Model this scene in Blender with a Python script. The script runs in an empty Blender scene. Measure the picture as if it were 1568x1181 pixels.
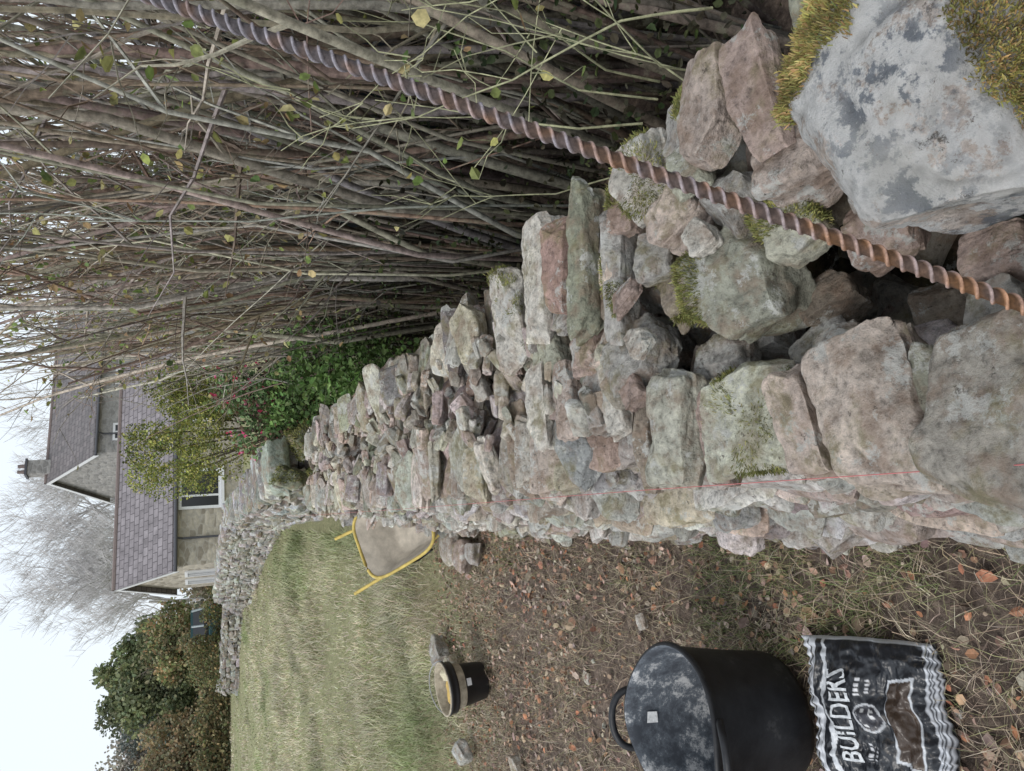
import bpy, math, random, bmesh
import numpy as np
from mathutils import Vector, Matrix
random.seed(7); rng=np.random.default_rng(7)
C=bpy.context.scene.collection
# ------------------------------------------------------------ helpers
def vnoise(p,seed=0):
    p=np.asarray(p,float); i=np.floor(p).astype(np.int64); f=p-i; f=f*f*(3-2*f)
    def h(a,b,c):
        n=(a*73856093)^(b*19349663)^(c*83492791)^(int(seed)*26544357+977)
        n&=0xffffffff; n=((n^(n>>13))*1274126177)&0xffffffff; n=((n^(n>>16))*668265263)&0xffffffff; n^=(n>>15)
        return (n&0xffffff)/float(0xffffff)*2-1
    x,y,z=i[:,0],i[:,1],i[:,2]; fx,fy,fz=f[:,0],f[:,1],f[:,2]
    def l(a,b,t): return a+(b-a)*t
    return l(l(l(h(x,y,z),h(x+1,y,z),fx),l(h(x,y+1,z),h(x+1,y+1,z),fx),fy),
             l(l(h(x,y,z+1),h(x+1,y,z+1),fx),l(h(x,y+1,z+1),h(x+1,y+1,z+1),fx),fy),fz)
RM=np.array([[.8,.6,0],[-.6,.8,0],[0,0,1.]])
def fbm(p,seed=0,o=3):
    r=0;a=1;p=np.asarray(p,float)
    for k in range(o): r=r+a*vnoise(p*(2**k)+k*17.3,seed+k); a*=.5; p=p@RM
    return r
def add_mesh(name,V,F,cols=None,mat=None,smooth=False,parent=None,sharp=None):
    V=np.asarray(V,np.float32); F=np.asarray(F,np.int32); k=F.shape[1]
    me=bpy.data.meshes.new(name); me.vertices.add(len(V)); me.vertices.foreach_set('co',V.ravel())
    me.loops.add(F.size); me.loops.foreach_set('vertex_index',F.ravel())
    me.polygons.add(len(F)); me.polygons.foreach_set('loop_start',np.arange(0,F.size,k,dtype=np.int32))
    me.polygons.foreach_set('loop_total',np.full(len(F),k,np.int32))
    me.polygons.foreach_set('use_smooth',np.full(len(F),smooth))
    me.update(calc_edges=True)
    if cols is not None:
        a=me.color_attributes.new('Col','FLOAT_COLOR','POINT')
        c=np.ones((len(V),4),np.float32); c[:,:3]=cols; a.data.foreach_set('color',c.ravel())
    if sharp and hasattr(me,'set_sharp_from_angle'): me.set_sharp_from_angle(angle=math.radians(sharp))
    ob=bpy.data.objects.new(name,me); C.objects.link(ob)
    if mat: me.materials.append(mat)
    if parent: ob.parent=parent
    return ob
class Acc:
    def __init__(s): s.V=[];s.F=[];s.C=[];s.n=0
    def add(s,V,F,c):
        s.V.append(V); s.F.append(np.asarray(F)+s.n); s.n+=len(V)
        s.C.append(np.broadcast_to(np.asarray(c,float),(len(V),3)))
    def build(s,name,mat,smooth=False,parent=None,sharp=None):
        return add_mesh(name,np.vstack(s.V),np.vstack(s.F),np.vstack(s.C),mat,smooth,parent,sharp)
def empty(name,loc=(0,0,0),rz=0):
    e=bpy.data.objects.new(name,None); C.objects.link(e); e.location=loc; e.rotation_euler=(0,0,rz); return e
def rotm(rx,ry,rz):
    return np.array(Matrix.Rotation(rz,3,'Z')@Matrix.Rotation(ry,3,'Y')@Matrix.Rotation(rx,3,'X'))
# ---- stone
_top={}
def topo(n):
    if n in _top: return _top[n]
    idx={};V=[];F=[]
    def gv(p):
        key=tuple(int(round(q*1000)) for q in p)
        if key not in idx: idx[key]=len(V); V.append(p)
        return idx[key]
    for ax in range(3):
        for s in (-1,1):
            for i in range(n):
                for j in range(n):
                    q=[]
                    for (a,b) in ((i,j),(i+1,j),(i+1,j+1),(i,j+1)):
                        p=[0,0,0]; p[ax]=s; p[(ax+1)%3]=-1+2*a/n; p[(ax+2)%3]=-1+2*b/n; q.append(gv(tuple(p)))
                    F.append(q if s>0 else q[::-1])
    _top[n]=(np.array(V,float),np.array(F)); return _top[n]
def stone(c,dims,rot,n=7,k=9,cuts=9,amp=.05,seed=None,layers=True,low=.08):
    seed=seed if seed is not None else int(rng.integers(1e6)); r=np.random.default_rng(seed)
    P,F=topo(n); q=P/(np.sum(np.abs(P)**k,1)**(1/k))[:,None]
    q=q*(1+q[:,[1,2,0]]*r.uniform(-.2,.2,3))
    if layers:
        nl=r.integers(2,6); lv=np.clip(((q[:,2]+1)/2*nl).astype(int),0,nl-1); q[:,:2]*=(1+r.uniform(-.11,.05,nl))[lv][:,None]; q[:,0]+=r.uniform(-.05,.05,nl)[lv]
    for _ in range(cuts):
        d=r.normal(size=3); d[2]*=.8; d/=np.linalg.norm(d); o=r.uniform(.58,.92)*np.sum(np.abs(d))
        if k<5: o*=.82
        e=np.maximum(0,q@d-o); q=q-e[:,None]*d
    q=q*(1+low*vnoise(q*1.3+seed%97,seed)[:,None])
    m=np.array(dims)/2; v=q*m
    nn=q/np.linalg.norm(q,axis=1)[:,None]; s=min(dims)
    v=v+nn*(amp*s*fbm(v/s*2.6+seed%53,seed,3 if n<12 else 5))[:,None]
    if n>=20: v=v-nn*(.06*s*np.clip(1-np.abs(vnoise(v/s*1.7,seed+9))*9,0,1)*.5)[:,None]
    return v@rotm(*rot).T+np.array(c),F
# ---- tubes
def tube(P,R,sides=5):
    P=np.asarray(P,float);R=np.asarray(R,float);n=len(P)
    T=np.gradient(P,axis=0);T/=np.linalg.norm(T,axis=1)[:,None]+1e-9
    ref=np.array([.31,.9,.2]) if abs(T[0,1])<.8 else np.array([.9,.1,.3])
    A=np.cross(T,ref);A/=np.linalg.norm(A,axis=1)[:,None]+1e-9;B=np.cross(T,A)
    a=np.arange(sides)*2*math.pi/sides
    V=(P[:,None,:]+R[:,None,None]*(np.cos(a)[None,:,None]*A[:,None,:]+np.sin(a)[None,:,None]*B[:,None,:])).reshape(-1,3)
    i=np.arange(n-1)[:,None]*sides; j=np.arange(sides)[None,:]; j2=(j+1)%sides
    F=np.stack([i+j,i+j2,i+sides+j2,i+sides+j],-1).reshape(-1,4)
    return V,F
def leaves_mesh(pos,size,cols,up=.0,asp=.55):
    N=len(pos); d=rng.normal(size=(N,3)); d/=np.linalg.norm(d,axis=1)[:,None]
    if up: d[:,2]*=(1-up)
    d/=np.linalg.norm(d,axis=1)[:,None]
    w=rng.normal(size=(N,3)); 
    if up: w[:,2]*=(1-up)
    w-= (w*d).sum(1)[:,None]*d; w/=np.linalg.norm(w,axis=1)[:,None]; nrm=np.cross(d,w)
    s=size[:,None]; f=rng.uniform(.0,.35,(N,1))*s; cu=rng.uniform(-.3,.3,(N,1))*s
    W=w*s*asp*rng.uniform(.7,1.2,(N,1))*.5
    b=pos; t=pos+d*s+nrm*cu
    L1=pos+d*s*.3+W+nrm*f*.5; L2=pos+d*s*.7+W*.85+nrm*(f*.5+cu*.5)
    R1=pos+d*s*.3-W+nrm*f*.5; R2=pos+d*s*.7-W*.85+nrm*(f*.5+cu*.5)
    V=np.stack([b,L1,L2,t,R2,R1],1).reshape(-1,3)
    o=np.arange(N)[:,None]*6
    F=np.concatenate([o+np.array([[0,1,2,3]]),o+np.array([[0,3,4,5]])],0)
    return V,F,np.repeat(cols,6,axis=0)
def blades_mesh(pos,h,w,lean,cols,az=None):
    N=len(pos); az=rng.uniform(0,2*math.pi,N) if az is None else az
    dx=np.stack([np.cos(az),np.sin(az),np.zeros(N)],1); sd=np.stack([-np.sin(az+rng.normal(0,.8,N)),np.cos(az),np.zeros(N)],1)
    z=np.array([0,0,1.]); L=lean[:,None];H=h[:,None];W=w[:,None]*.5
    m=pos+dx*H*L*.35+z*H*.55*np.sqrt(np.maximum(1-L*L*.6,.05)); t=pos+dx*H*L+z*H*np.sqrt(np.maximum(1-L*L,.01))
    V=np.stack([pos-sd*W,pos+sd*W,m-sd*W*.8,m+sd*W*.8,t-sd*W*.15,t+sd*W*.15],1).reshape(-1,3)
    o=np.arange(N)[:,None]*6
    F=np.concatenate([o+np.array([[0,1,3,2]]),o+np.array([[2,3,5,4]])],0)
    return V,F,np.repeat(cols,6,axis=0)
def pick(pal,N,var=.15):
    pal=np.array(pal,float); c=pal[rng.integers(len(pal),size=N)]
    return np.clip(c*rng.uniform(1-var,1+var,(N,1))*rng.uniform(1-var*.3,1+var*.3,(N,3)),0,1)
# ------------------------------------------------------------ materials
class NT:
    def __init__(s,name):
        s.m=bpy.data.materials.new(name); s.m.use_nodes=True; s.t=s.m.node_tree; s.b=s.t.nodes['Principled BSDF']
    def n(s,typ,**kw):
        nd=s.t.nodes.new(typ)
        for k,v in kw.items():
            if k in nd.inputs: nd.inputs[k].default_value=v
            else: setattr(nd,k,v)
        return nd
    def l(s,a,b): s.t.links.new(a,b)
    def noise(s,scale,detail=6,rough=.6,co=None):
        nd=s.n('ShaderNodeTexNoise'); nd.inputs['Scale'].default_value=scale; nd.inputs['Detail'].default_value=detail; nd.inputs['Roughness'].default_value=rough
        if co: s.l(co,nd.inputs['Vector'])
        return nd.outputs['Fac']
    def ramp(s,src,stops):
        r=s.n('ShaderNodeValToRGB'); cr=r.color_ramp
        while len(cr.elements)<len(stops): cr.elements.new(.5)
        for e,(p,c) in zip(cr.elements,stops):
            e.position=p; e.color=(c,c,c,1) if not hasattr(c,'__len__') else (*c,1)
        s.l(src,r.inputs[0]); return r.outputs[0]
    def mix(s,fac,a,b,mode='MIX'):
        m=s.n('ShaderNodeMix'); m.data_type='RGBA'; m.blend_type=mode
        for sock,v in ((m.inputs[0],fac),(m.inputs[6],a),(m.inputs[7],b)):
            if hasattr(v,'is_linked'): s.l(v,sock)
            elif hasattr(v,'__len__'): sock.default_value=(*v,1)
            else: sock.default_value=v
        return m.outputs[2]
    def math(s,op,a,b):
        m=s.n('ShaderNodeMath'); m.operation=op
        for sock,v in ((m.inputs[0],a),(m.inputs[1],b)):
            if hasattr(v,'is_linked'): s.l(v,sock)
            else: sock.default_value=v
        return m.outputs[0]
    def bump(s,h,st=.5,d=.01):
        b=s.n('ShaderNodeBump'); b.inputs['Strength'].default_value=st; b.inputs['Distance'].default_value=d
        s.l(h,b.inputs['Height']); s.l(b.outputs[0],s.b.inputs['Normal'])
    def co(s): return s.n('ShaderNodeTexCoord').outputs['Object']
    def attr(s):
        a=s.n('ShaderNodeAttribute'); a.attribute_name='Col'; return a.outputs['Color']
    def out(s,col,rough=.8,spec=.3):
        if hasattr(col,'is_linked'): s.l(col,s.b.inputs['Base Color'])
        else: s.b.inputs['Base Color'].default_value=(*col,1)
        s.b.inputs['Roughness'].default_value=rough; s.b.inputs['Specular IOR Level'].default_value=spec
        return s.m
def stone_mat(name,lich=.6,green=.5,sc=1.0,lichcol=(.60,.595,.56),darkspot=0,gain=1.2):
    t=NT(name); co=t.co(); a=t.attr()
    n1=t.noise(9*sc,7,.68,co); n2=t.noise(70*sc,9,.75,co); n3=t.noise(21*sc,7,.65,co)
    c=t.mix(1,a,t.ramp(n1,[(.32,(.6*gain,.59*gain,.57*gain)),(.5,(gain,gain,gain)),(.68,(1.3*gain,1.28*gain,1.25*gain))]),'MULTIPLY')
    c=t.mix(1,c,t.ramp(n2,[(.36,.5),(.47,1.0),(.65,1.35)]),'MULTIPLY')
    warm=t.ramp(n3,[(.47,0),(.6,.5)]); c=t.mix(warm,c,(.30,.20,.14))
    lf=t.ramp(t.noise(11*sc,9,.76,co),[(.60-.12*lich,0),(.635-.12*lich,.8)]); c=t.mix(lf,c,lichcol)
    if darkspot:
        df=t.ramp(t.noise(34*sc,9,.72,co),[(.5,0),(.56,darkspot)]); df=t.math('MULTIPLY',df,t.ramp(t.noise(6,3,.5,co),[(.42,.1),(.6,1)])); c=t.mix(df,c,(.14,.16,.19))
    gf=t.math('MULTIPLY',t.ramp(n1,[(.50,0),(.60,1)]),t.math('MULTIPLY',t.ramp(n3,[(.42,.1),(.58,1)]),green)); c=t.mix(gf,c,(.18,.185,.075))
    dk=t.ramp(t.noise(33*sc,9,.8,co),[(.35,.85),(.41,0)]); c=t.mix(dk,c,(.075,.062,.05))
    ge=t.n('ShaderNodeNewGeometry'); c=t.mix(1,c,t.ramp(ge.outputs['Pointiness'],[(.42,.4),(.5,1.0),(.58,1.3)]),'MULTIPLY')  # crevice shade and lighter edges painted into the stone colour
    h=t.math('ADD',t.math('MULTIPLY',n2,1.5),t.math('MULTIPLY',n3,1.4))
    t.bump(h,.95,.011); return t.out(c,.9,.2)
def leaf_mat(name,rough=.6,var=.35,trans=.25):
    t=NT(name); co=t.co(); c=t.mix(1,t.attr(),t.ramp(t.noise(60,2,.6,co),[(.3,1-var),(.7,1+var)]),'MULTIPLY')
    m=t.out(c,rough,.25)
    if trans:
        tr=t.n('ShaderNodeBsdfTranslucent'); t.l(c,tr.inputs[0]); mx=t.n('ShaderNodeMixShader'); mx.inputs[0].default_value=trans
        t.l(t.b.outputs[0],mx.inputs[1]); t.l(tr.outputs[0],mx.inputs[2]); t.l(mx.outputs[0],t.t.nodes['Material Output'].inputs[0])
    return m
def bark_mat(name):
    t=NT(name); co=t.co(); c=t.mix(1,t.attr(),t.ramp(t.noise(40,5,.7,co),[(.3,.4),(.5,1),(.7,1.6)]),'MULTIPLY')
    c=t.mix(t.ramp(t.noise(14,4,.7,co),[(.55,0),(.64,.5)]),c,(.25,.25,.18)); return t.out(c,.85,.2)
def plain(name,col,rough=.5,spec=.4,var=.15,sc=20,bump=0.,metal=0):
    t=NT(name); co=t.co(); c=t.mix(1,col,t.ramp(t.noise(sc,7,.65,co),[(.3,1-var),(.7,1+var)]),'MULTIPLY')
    if bump: t.bump(t.noise(sc*2,6,.6,co),bump,.01)
    t.b.inputs['Metallic'].default_value=metal
    return t.out(c,rough,spec)
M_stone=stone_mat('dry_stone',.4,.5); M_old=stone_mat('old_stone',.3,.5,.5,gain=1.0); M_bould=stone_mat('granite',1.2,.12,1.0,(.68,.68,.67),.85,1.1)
M_leaf=leaf_mat('leaf'); M_grass=leaf_mat('grass_blades',.7,.2,.2); M_litter=leaf_mat('dead_leaf',.75,.3,0); M_bark=bark_mat('hazel_bark')
# ------------------------------------------------------------ ground
def gz(x,y):
    p=np.stack([np.asarray(x,float),np.asarray(y,float),np.zeros_like(np.asarray(x,float))],1)
    d=np.clip(p[:,1]/8,0,1)
    return .035*fbm(p*1.3,3,3)+.012*fbm(p*9,5,2)*(1-d)+.05*d*vnoise(p*[.6,.3,1],9)-.02
xs=np.concatenate([-np.geomspace(400,6,30),np.arange(-5.8,3,.06),np.geomspace(3,400,26)])
ys=np.concatenate([-np.geomspace(100,1.2,14),np.arange(-1,9,.06),np.arange(9,30,.4),np.geomspace(30,600,22)])
X,Y=np.meshgrid(xs,ys); V=np.stack([X.ravel(),Y.ravel(),gz(X.ravel(),Y.ravel())],1)
nx=len(xs); ii,jj=np.meshgrid(np.arange(nx-1),np.arange(len(ys)-1)); b=(jj*nx+ii).ravel()
F=np.stack([b,b+1,b+nx+1,b+nx],1)
t=NT('ground'); co=t.co(); n1=t.noise(2.2,8,.65,co); n2=t.noise(30,9,.75,co); n3=t.noise(9,7,.7,co)
soil=t.ramp(n2,[(.3,(.055,.04,.035)),(.48,(.15,.115,.095)),(.62,(.28,.215,.17)),(.8,(.42,.34,.27))])
gr=t.ramp(n2,[(.3,(.10,.11,.05)),(.5,(.28,.275,.15)),(.7,(.46,.43,.27))])
sx=t.n('ShaderNodeSeparateXYZ'); t.l(co,sx.inputs[0])
far=t.n('ShaderNodeMapRange'); far.inputs[1].default_value=5.0; far.inputs[2].default_value=6.4; t.l(t.math('ADD',sx.outputs[1],t.math('MULTIPLY',n1,1.5)),far.inputs[0])
c=t.mix(far.outputs[0],soil,gr); c=t.mix(t.ramp(n3,[(.52,0),(.68,.45)]),c,(.10,.07,.055))
t.bump(t.math('ADD',n2,n3),.9,.03); add_mesh('ground',V,F,None,t.out(c,.95,.15),True)
def rpos(N,x0,x1,y0,y1,dz=0):
    x=rng.uniform(x0,x1,N);y=rng.uniform(y0,y1,N); return np.stack([x,y,gz(x,y)+dz],1)
P=np.vstack([rpos(19000,-2.9,-.17,.5,5.6,.006),rpos(1500,-4.5,-2.5,.5,6,.006)]); P=P[vnoise(P*3,4)+rng.uniform(-.7,1.1,len(P))>-.1]
P[:,2]+=rng.uniform(0,.02,len(P))
s=rng.uniform(.01,.034,len(P))*np.where(rng.random(len(P))<.06,1.7,1)
V,F,cc=leaves_mesh(P,s,pick([(.28,.16,.11),(.36,.22,.15),(.43,.31,.23),(.2,.13,.095),(.50,.40,.32),(.40,.19,.11),(.18,.135,.115),(.33,.27,.22)],len(P),.3),.7,.75)
add_mesh('leaf_litter',V,F,cc,M_litter)
P=rpos(78000,-3.3,-.16,.45,6.3,.0); q=vnoise(P*2.3,21)+.6*vnoise(P*6,22); P=P[q+rng.uniform(-.8,.8,len(P))>-.25]; N=len(P)
V,F,cc=blades_mesh(P,rng.uniform(.03,.12,N),rng.uniform(.0010,.0026,N),rng.uniform(.75,.99,N),pick([(.50,.41,.30),(.41,.33,.23),(.58,.49,.37),(.29,.22,.16),(.31,.30,.16)],N,.25))
add_mesh('dead_grass',V,F,cc,M_grass)
A=Acc()
for i in range(160):
    p=rpos(1,-2.6,-.2,.7,4.8,.012)[0]; a=rng.uniform(0,6.3); L=rng.uniform(.05,.22); k=rng.normal(0,.02,(5,3)); k[:,2]=abs(k[:,2])*.4
    pts=p+np.outer(np.linspace(0,L,5),[math.cos(a),math.sin(a),.03])+k; v,f=tube(pts,np.linspace(.0028,.0012,5),4); A.add(v,f,pick([(.2,.15,.12),(.28,.22,.16)],1)[0])
A.build('fallen_twigs',M_bark)
# meadow grass
N=210000; u=rng.random(N); y=4.3*np.exp(u*np.log(42/4.3)); x=-.1+.1*rng.random(N)-rng.random(N)*(.42*y+1.6)
ok=~((x>-.25)&(y<17)); x=x[ok];y=y[ok]; P=np.stack([x,y,gz(x,y)],1); N=len(P)
cl=fbm(P*[1.5,.75,1],31,3)*.9; keep=rng.random(N)<np.clip(.65+.7*cl,.08,1)*np.clip((y-4.4+1.2*vnoise(P*1.6,38))/1.6,.06,1); P=P[keep];cl=cl[keep];y=P[:,1];N=len(P)
h=(.07+.17*np.clip(cl+.2,0,1.4))*rng.uniform(.6,1.4,N)*np.clip((y-3)/3,.45,1)*np.clip(1.15-(y-8)/40,.5,1); w=.0022+.0009*y*rng.uniform(.4,1.2,N)
c1=pick([(.55,.51,.37),(.48,.46,.31),(.64,.59,.45),(.35,.38,.19),(.57,.49,.38)],N,.24); g=np.clip(fbm(P*[1.0,.35,1],35,3)*1.3+.1,0,1)[:,None]; c1=c1*(1-g*.6)+g*.6*np.array([.24,.33,.12])
c1*=np.clip(1+.3*fbm(P*[2.6,1.0,1],37,2),.6,1.3)[:,None]
V,F,cc=blades_mesh(P,h,w,rng.uniform(.3,.98,N),c1)
add_mesh('meadow_grass',V,F,cc,M_grass)
P=np.vstack([rpos(2600,-.55,-.17,1.3,2.3),rpos(900,-.4,-.17,2.6,4.2),rpos(700,-.45,-.18,.8,1.1)]); P=P[vnoise(P*5,8)>-.15]; N=len(P)
V,F,cc=blades_mesh(P,rng.uniform(.03,.08,N),rng.uniform(.0015,.003,N),rng.uniform(.3,.95,N),pick([(.18,.24,.09),(.25,.29,.13),(.4,.35,.2)],N,.2)); add_mesh('grass_tufts',V,F,cc,M_grass)
# ------------------------------------------------------------ dry stone wall
PAL=[(.38,.33,.285),(.35,.315,.28),(.32,.305,.28),(.45,.41,.37),(.30,.295,.235),(.35,.285,.245),(.41,.375,.325),(.24,.215,.19),(.42,.35,.30),(.48,.45,.41),(.21,.195,.18)]
W=Acc()
def put(A,c,d,rot,n,col=None,**k):
    v,f=stone(c,d,rot,n,**k); A.add(v,f,pick(PAL,1,.25)[0] if col is None else col)
z=-.03
while z<.70:
    h=rng.uniform(.045,.09)
    for side in (0,1):
        y=-.7+rng.uniform(0,.1)
        while y<5.85:
            L=rng.uniform(.08,.25); hh=h*rng.uniform(.82,1.05); dep=rng.uniform(.17,.26)
            fx=-.182+.2*max(z,0)/.8 if side==0 else .86-.17*max(z,0)/.8
            cx=fx+dep/2+rng.normal(0,.02) if side==0 else fx-dep/2+rng.normal(0,.015)
            cc=None
            if side==0 and rng.random()<.5: cc=pick([(.45,.43,.41),(.39,.38,.36),(.5,.48,.45),(.34,.335,.30)],1,.15)[0]
            put(W,(cx,y+L/2,z+h/2),(dep,L*.95,hh*.98),(rng.normal(0,.08),rng.normal(0,.08),rng.normal(0,.17)),9 if y<2.5 else 7,cc,cuts=7)
            y+=L*.99
    z+=h*.98
for i in range(520):
    y=rng.uniform(-.5,5.8); x=rng.uniform(.16,.5); zz=rng.uniform(.62,.73)
    if .5<y<1.15: zz=rng.uniform(.32,.48)
    s=rng.uniform(.05,.12); put(W,(x,y,zz),(s,s*rng.uniform(.8,1.5),s*.7),tuple(rng.uniform(-.8,.8,3)),7,pick(PAL,1,.2)[0]*.7)
def row(x0,dx,y0,y1,zb,L,D,H,n,skip=0):
    y=y0
    while y<y1:
        w=rng.uniform(*D); l=rng.uniform(*L); hh=rng.uniform(*H)
        if rng.random()>skip:
            put(W,(x0+rng.normal(0,dx),y+w/2,zb+hh/2+rng.normal(0,.016)),(l,w*.96,hh),(rng.normal(.3,.22),rng.normal(0,.14),rng.normal(0,.27)),13 if y<2.6 else 9,None,cuts=8)
        y+=w*.95
row(.13,.014,1.26,5.8,.70,(.18,.28),(.06,.13),(.045,.08),9)
row(.12,.014,1.4,5.8,.76,(.17,.27),(.05,.13),(.035,.075),9)
row(.125,.017,1.4,5.8,.81,(.15,.27),(.05,.15),(.03,.06),9,.25)
row(.33,.03,1.35,5.8,.71,(.12,.22),(.06,.13),(.04,.09),9,.15)
row(.54,.02,1.9,5.8,.70,(.18,.28),(.07,.14),(.05,.08),9)
row(.54,.02,1.95,5.8,.76,(.17,.27),(.06,.13),(.035,.075),9)
row(.55,.02,2.0,5.8,.82,(.15,.27),(.06,.15),(.03,.07),9,.25)
row(.13,.012,-.6,.42,.74,(.17,.25),(.1,.2),(.08,.12),9)
row(.55,.02,-.6,.3,.74,(.17,.25),(.1,.2),(.08,.12),9)
row(.33,.02,-.6,.35,.7,(.12,.2),(.1,.2),(.08,.12),9)
for i in range(130):
    y=rng.uniform(1.3,5.7); s=rng.uniform(.04,.1); put(W,(rng.uniform(.22,.46),y,.80+rng.normal(0,.02)),(s*1.6,s,s*.6),tuple(rng.uniform(-.7,.7,3)),9,None)
for i in range(190):
    y=rng.uniform(1.2,5.7); s=rng.uniform(.025,.06); put(W,(rng.choice([.2,.25,.42,.48])+rng.normal(0,.03),y,.855+rng.normal(0,.012)),(s*1.5,s,s*.6),tuple(rng.uniform(-.5,.5,3)),6,None,cuts=6)
pk=(.44,.365,.32);gy=(.35,.335,.315);gg=(.34,.34,.275);wh=(.52,.49,.44);rd=(.37,.285,.25);br=(.28,.235,.19)
heroes=[((.105,.965,.80),(.19,.19,.07),(.3,.1,.1),(.42,.42,.35)),((.11,1.14,.82),(.21,.11,.09),(.1,.05,-.1),(.46,.45,.38)),
((.09,.845,.79),(.17,.09,.10),(.2,.0,.15),pk),((.085,.71,.80),(.20,.14,.11),(.15,.08,.2),(.55,.47,.41)),
((.075,.55,.80),(.20,.15,.12),(.1,.1,-.15),(.31,.285,.25)),((.08,.41,.80),(.2,.11,.12),(.1,0,.1),pk),
((.29,.875,.68),(.085,.09,.08),(.3,.2,.4),br),((.27,1.03,.66),(.09,.1,.08),(0,.3,0),gy),
((.35,.95,.78),(.17,.17,.13),(.35,-.2,.3),(.31,.31,.255)),((.475,.775,.82),(.11,.13,.09),(.2,.1,.2),pk),
((.62,.90,.87),(.19,.09,.07),(.15,.1,-.1),pk),((.575,.79,.86),(.2,.08,.07),(.2,-.05,.1),rd),((.62,.71,.80),(.24,.07,.06),(.1,0,.05),gg),
((.505,1.34,.87),(.31,.06,.075),(.25,.03,-.12),(.27,.275,.21)),((.525,1.45,.88),(.22,.08,.05),(.2,0,-.1),(.38,.26,.225)),((.44,1.25,.85),(.27,.06,.065),(.2,.02,-.05),gy),
((.535,1.60,.85),(.3,.11,.08),(.15,.05,-.1),wh),((.5,1.80,.84),(.28,.12,.08),(.15,0,.1),wh),((.26,1.24,.82),(.13,.15,.09),(.4,.3,.6),gy),
((.605,1.14,.84),(.16,.12,.09),(.1,.1,.2),wh),((.39,.83,.79),(.10,.10,.06),(.2,-.1,.3),(.44,.43,.35)),((.345,.71,.74),(.09,.11,.09),(.1,.2,.3),rd),
((.275,.59,.66),(.09,.10,.08),(.2,.3,.2),rd),((.50,1.05,.84),(.12,.11,.08),(.2,.2,.5),pk),((.37,1.10,.80),(.12,.11,.07),(.1,.3,.2),br),
((.23,1.08,.74),(.09,.11,.07),(.3,.3,.2),gy),((.2,1.38,.84),(.15,.08,.07),(.3,.2,.5),gy),((.33,1.42,.83),(.13,.10,.08),(.2,.3,.1),rd),((.34,1.6,.83),(.14,.1,.07),(.1,.1,.3),gg),
((.63,1.0,.82),(.15,.1,.08),(.1,.1,.3),gy),((.24,.74,.58),(.1,.11,.09),(.3,.1,.2),br),((.26,.44,.72),(.11,.11,.1),(.2,.1,.4),rd),((.6,.6,.8),(.2,.14,.12),(.1,.1,.1),pk),
((.28,1.15,.88),(.07,.05,.035),(.4,.3,1),wh),((.38,1.19,.88),(.05,.07,.03),(.2,.4,.5),rd),((.42,.97,.86),(.06,.05,.04),(.3,.1,.5),wh),((.21,.9,.68),(.08,.1,.07),(.3,.1,.5),gy),((.42,1.33,.83),(.1,.06,.06),(.3,.1,.5),br),((.22,1.5,.86),(.17,.07,.05),(.3,.1,.2),pk),((.47,.92,.82),(.08,.09,.07),(.4,.2,.9),gy),((.54,.97,.86),(.09,.07,.05),(.4,.2,.2),gg),
((.44,1.13,.84),(.09,.07,.06),(.5,.2,.1),gy),((.30,1.33,.84),(.09,.06,.05),(.2,.5,.8),pk),((.57,1.22,.84),(.12,.06,.06),(.3,.2,.2),rd),((.42,.70,.76),(.09,.08,.07),(.3,.2,.2),gy),((.2,1.22,.86),(.09,.05,.04),(.3,.2,.7),rd),((.42,1.5,.84),(.1,.07,.05),(.3,.4,.7),gy),((.22,1.62,.87),(.2,.07,.045),(.35,.05,.1),wh),((.2,1.3,.85),(.16,.06,.05),(.3,.1,.2),wh),
((.09,1.055,.80),(.17,.045,.06),(.3,0,.1),rd),((.1,1.225,.83),(.18,.04,.06),(.3,0,-.05),br),((.1,.635,.78),(.12,.05,.08),(.3,.1,.3),gg),((.2,.80,.76),(.06,.07,.05),(.4,.2,.3),wh)]
hv={}
for i,(c,d,r,col) in enumerate(heroes):
    v,f=stone(c,np.array(d)*1.05,r,28,cuts=9,amp=.06,seed=1000+i); hv[i]=v; W.add(v,f,np.array(col)*rng.uniform(.9,1.1))
v,f=stone((.33,2.6,.22),(.5,6.6,.5),(0,0,0),8,k=20,cuts=0,amp=.02); W.add(v,f,(.05,.04,.03))
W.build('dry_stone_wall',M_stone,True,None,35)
# boulder with moss
v,f=stone((.405,.457,.905),(.36,.30,.25),(.1,-.15,.35),70,k=3.0,cuts=7,amp=.05,seed=58,layers=False)
bo=add_mesh('boulder',v,f,np.tile([.50,.44,.40],(len(v),1)),M_bould,True)
M_moss=leaf_mat('moss',.8,.3,.15)
def moss(name,V,mask,N,ln,parent,pal,lump=.012,seed=3,w=.0007):
    pts=V[mask]
    if len(pts)<5: return
    c=V.mean(0); idx=rng.integers(len(pts),size=N); p=pts[idx]+rng.normal(0,.003,(N,3)); n=p-c; n/=np.linalg.norm(n,axis=1)[:,None]
    lum=np.maximum(0,.6*vnoise(p*40,seed)+.4*vnoise(p*110,seed+1)+.45)*lump; p=p+n*(lum*rng.uniform(.5,1,N))[:,None]
    d=n+rng.normal(0,.75,(N,3)); d/=np.linalg.norm(d,axis=1)[:,None]; L=rng.uniform(.5,1.3,(N,1))*ln
    s=np.cross(d,rng.normal(size=(N,3))); s/=np.linalg.norm(s,axis=1)[:,None]
    V2=np.stack([p-n*.003-s*w,p-n*.003+s*w,p+d*L*.6-s*w,p+d*L*.6+s*w,p+d*L-s*w*.3,p+d*L+s*w*.3],1).reshape(-1,3); o=np.arange(N)[:,None]*6
    F2=np.concatenate([o+np.array([[0,1,3,2]]),o+np.array([[2,3,5,4]])],0)
    col=pick(pal,N,.25)*(.4+.75*np.clip(lum/lump,0,1))[:,None]
    return add_mesh(name,V2,F2,np.repeat(col,6,axis=0),M_moss,False,parent)
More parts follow.
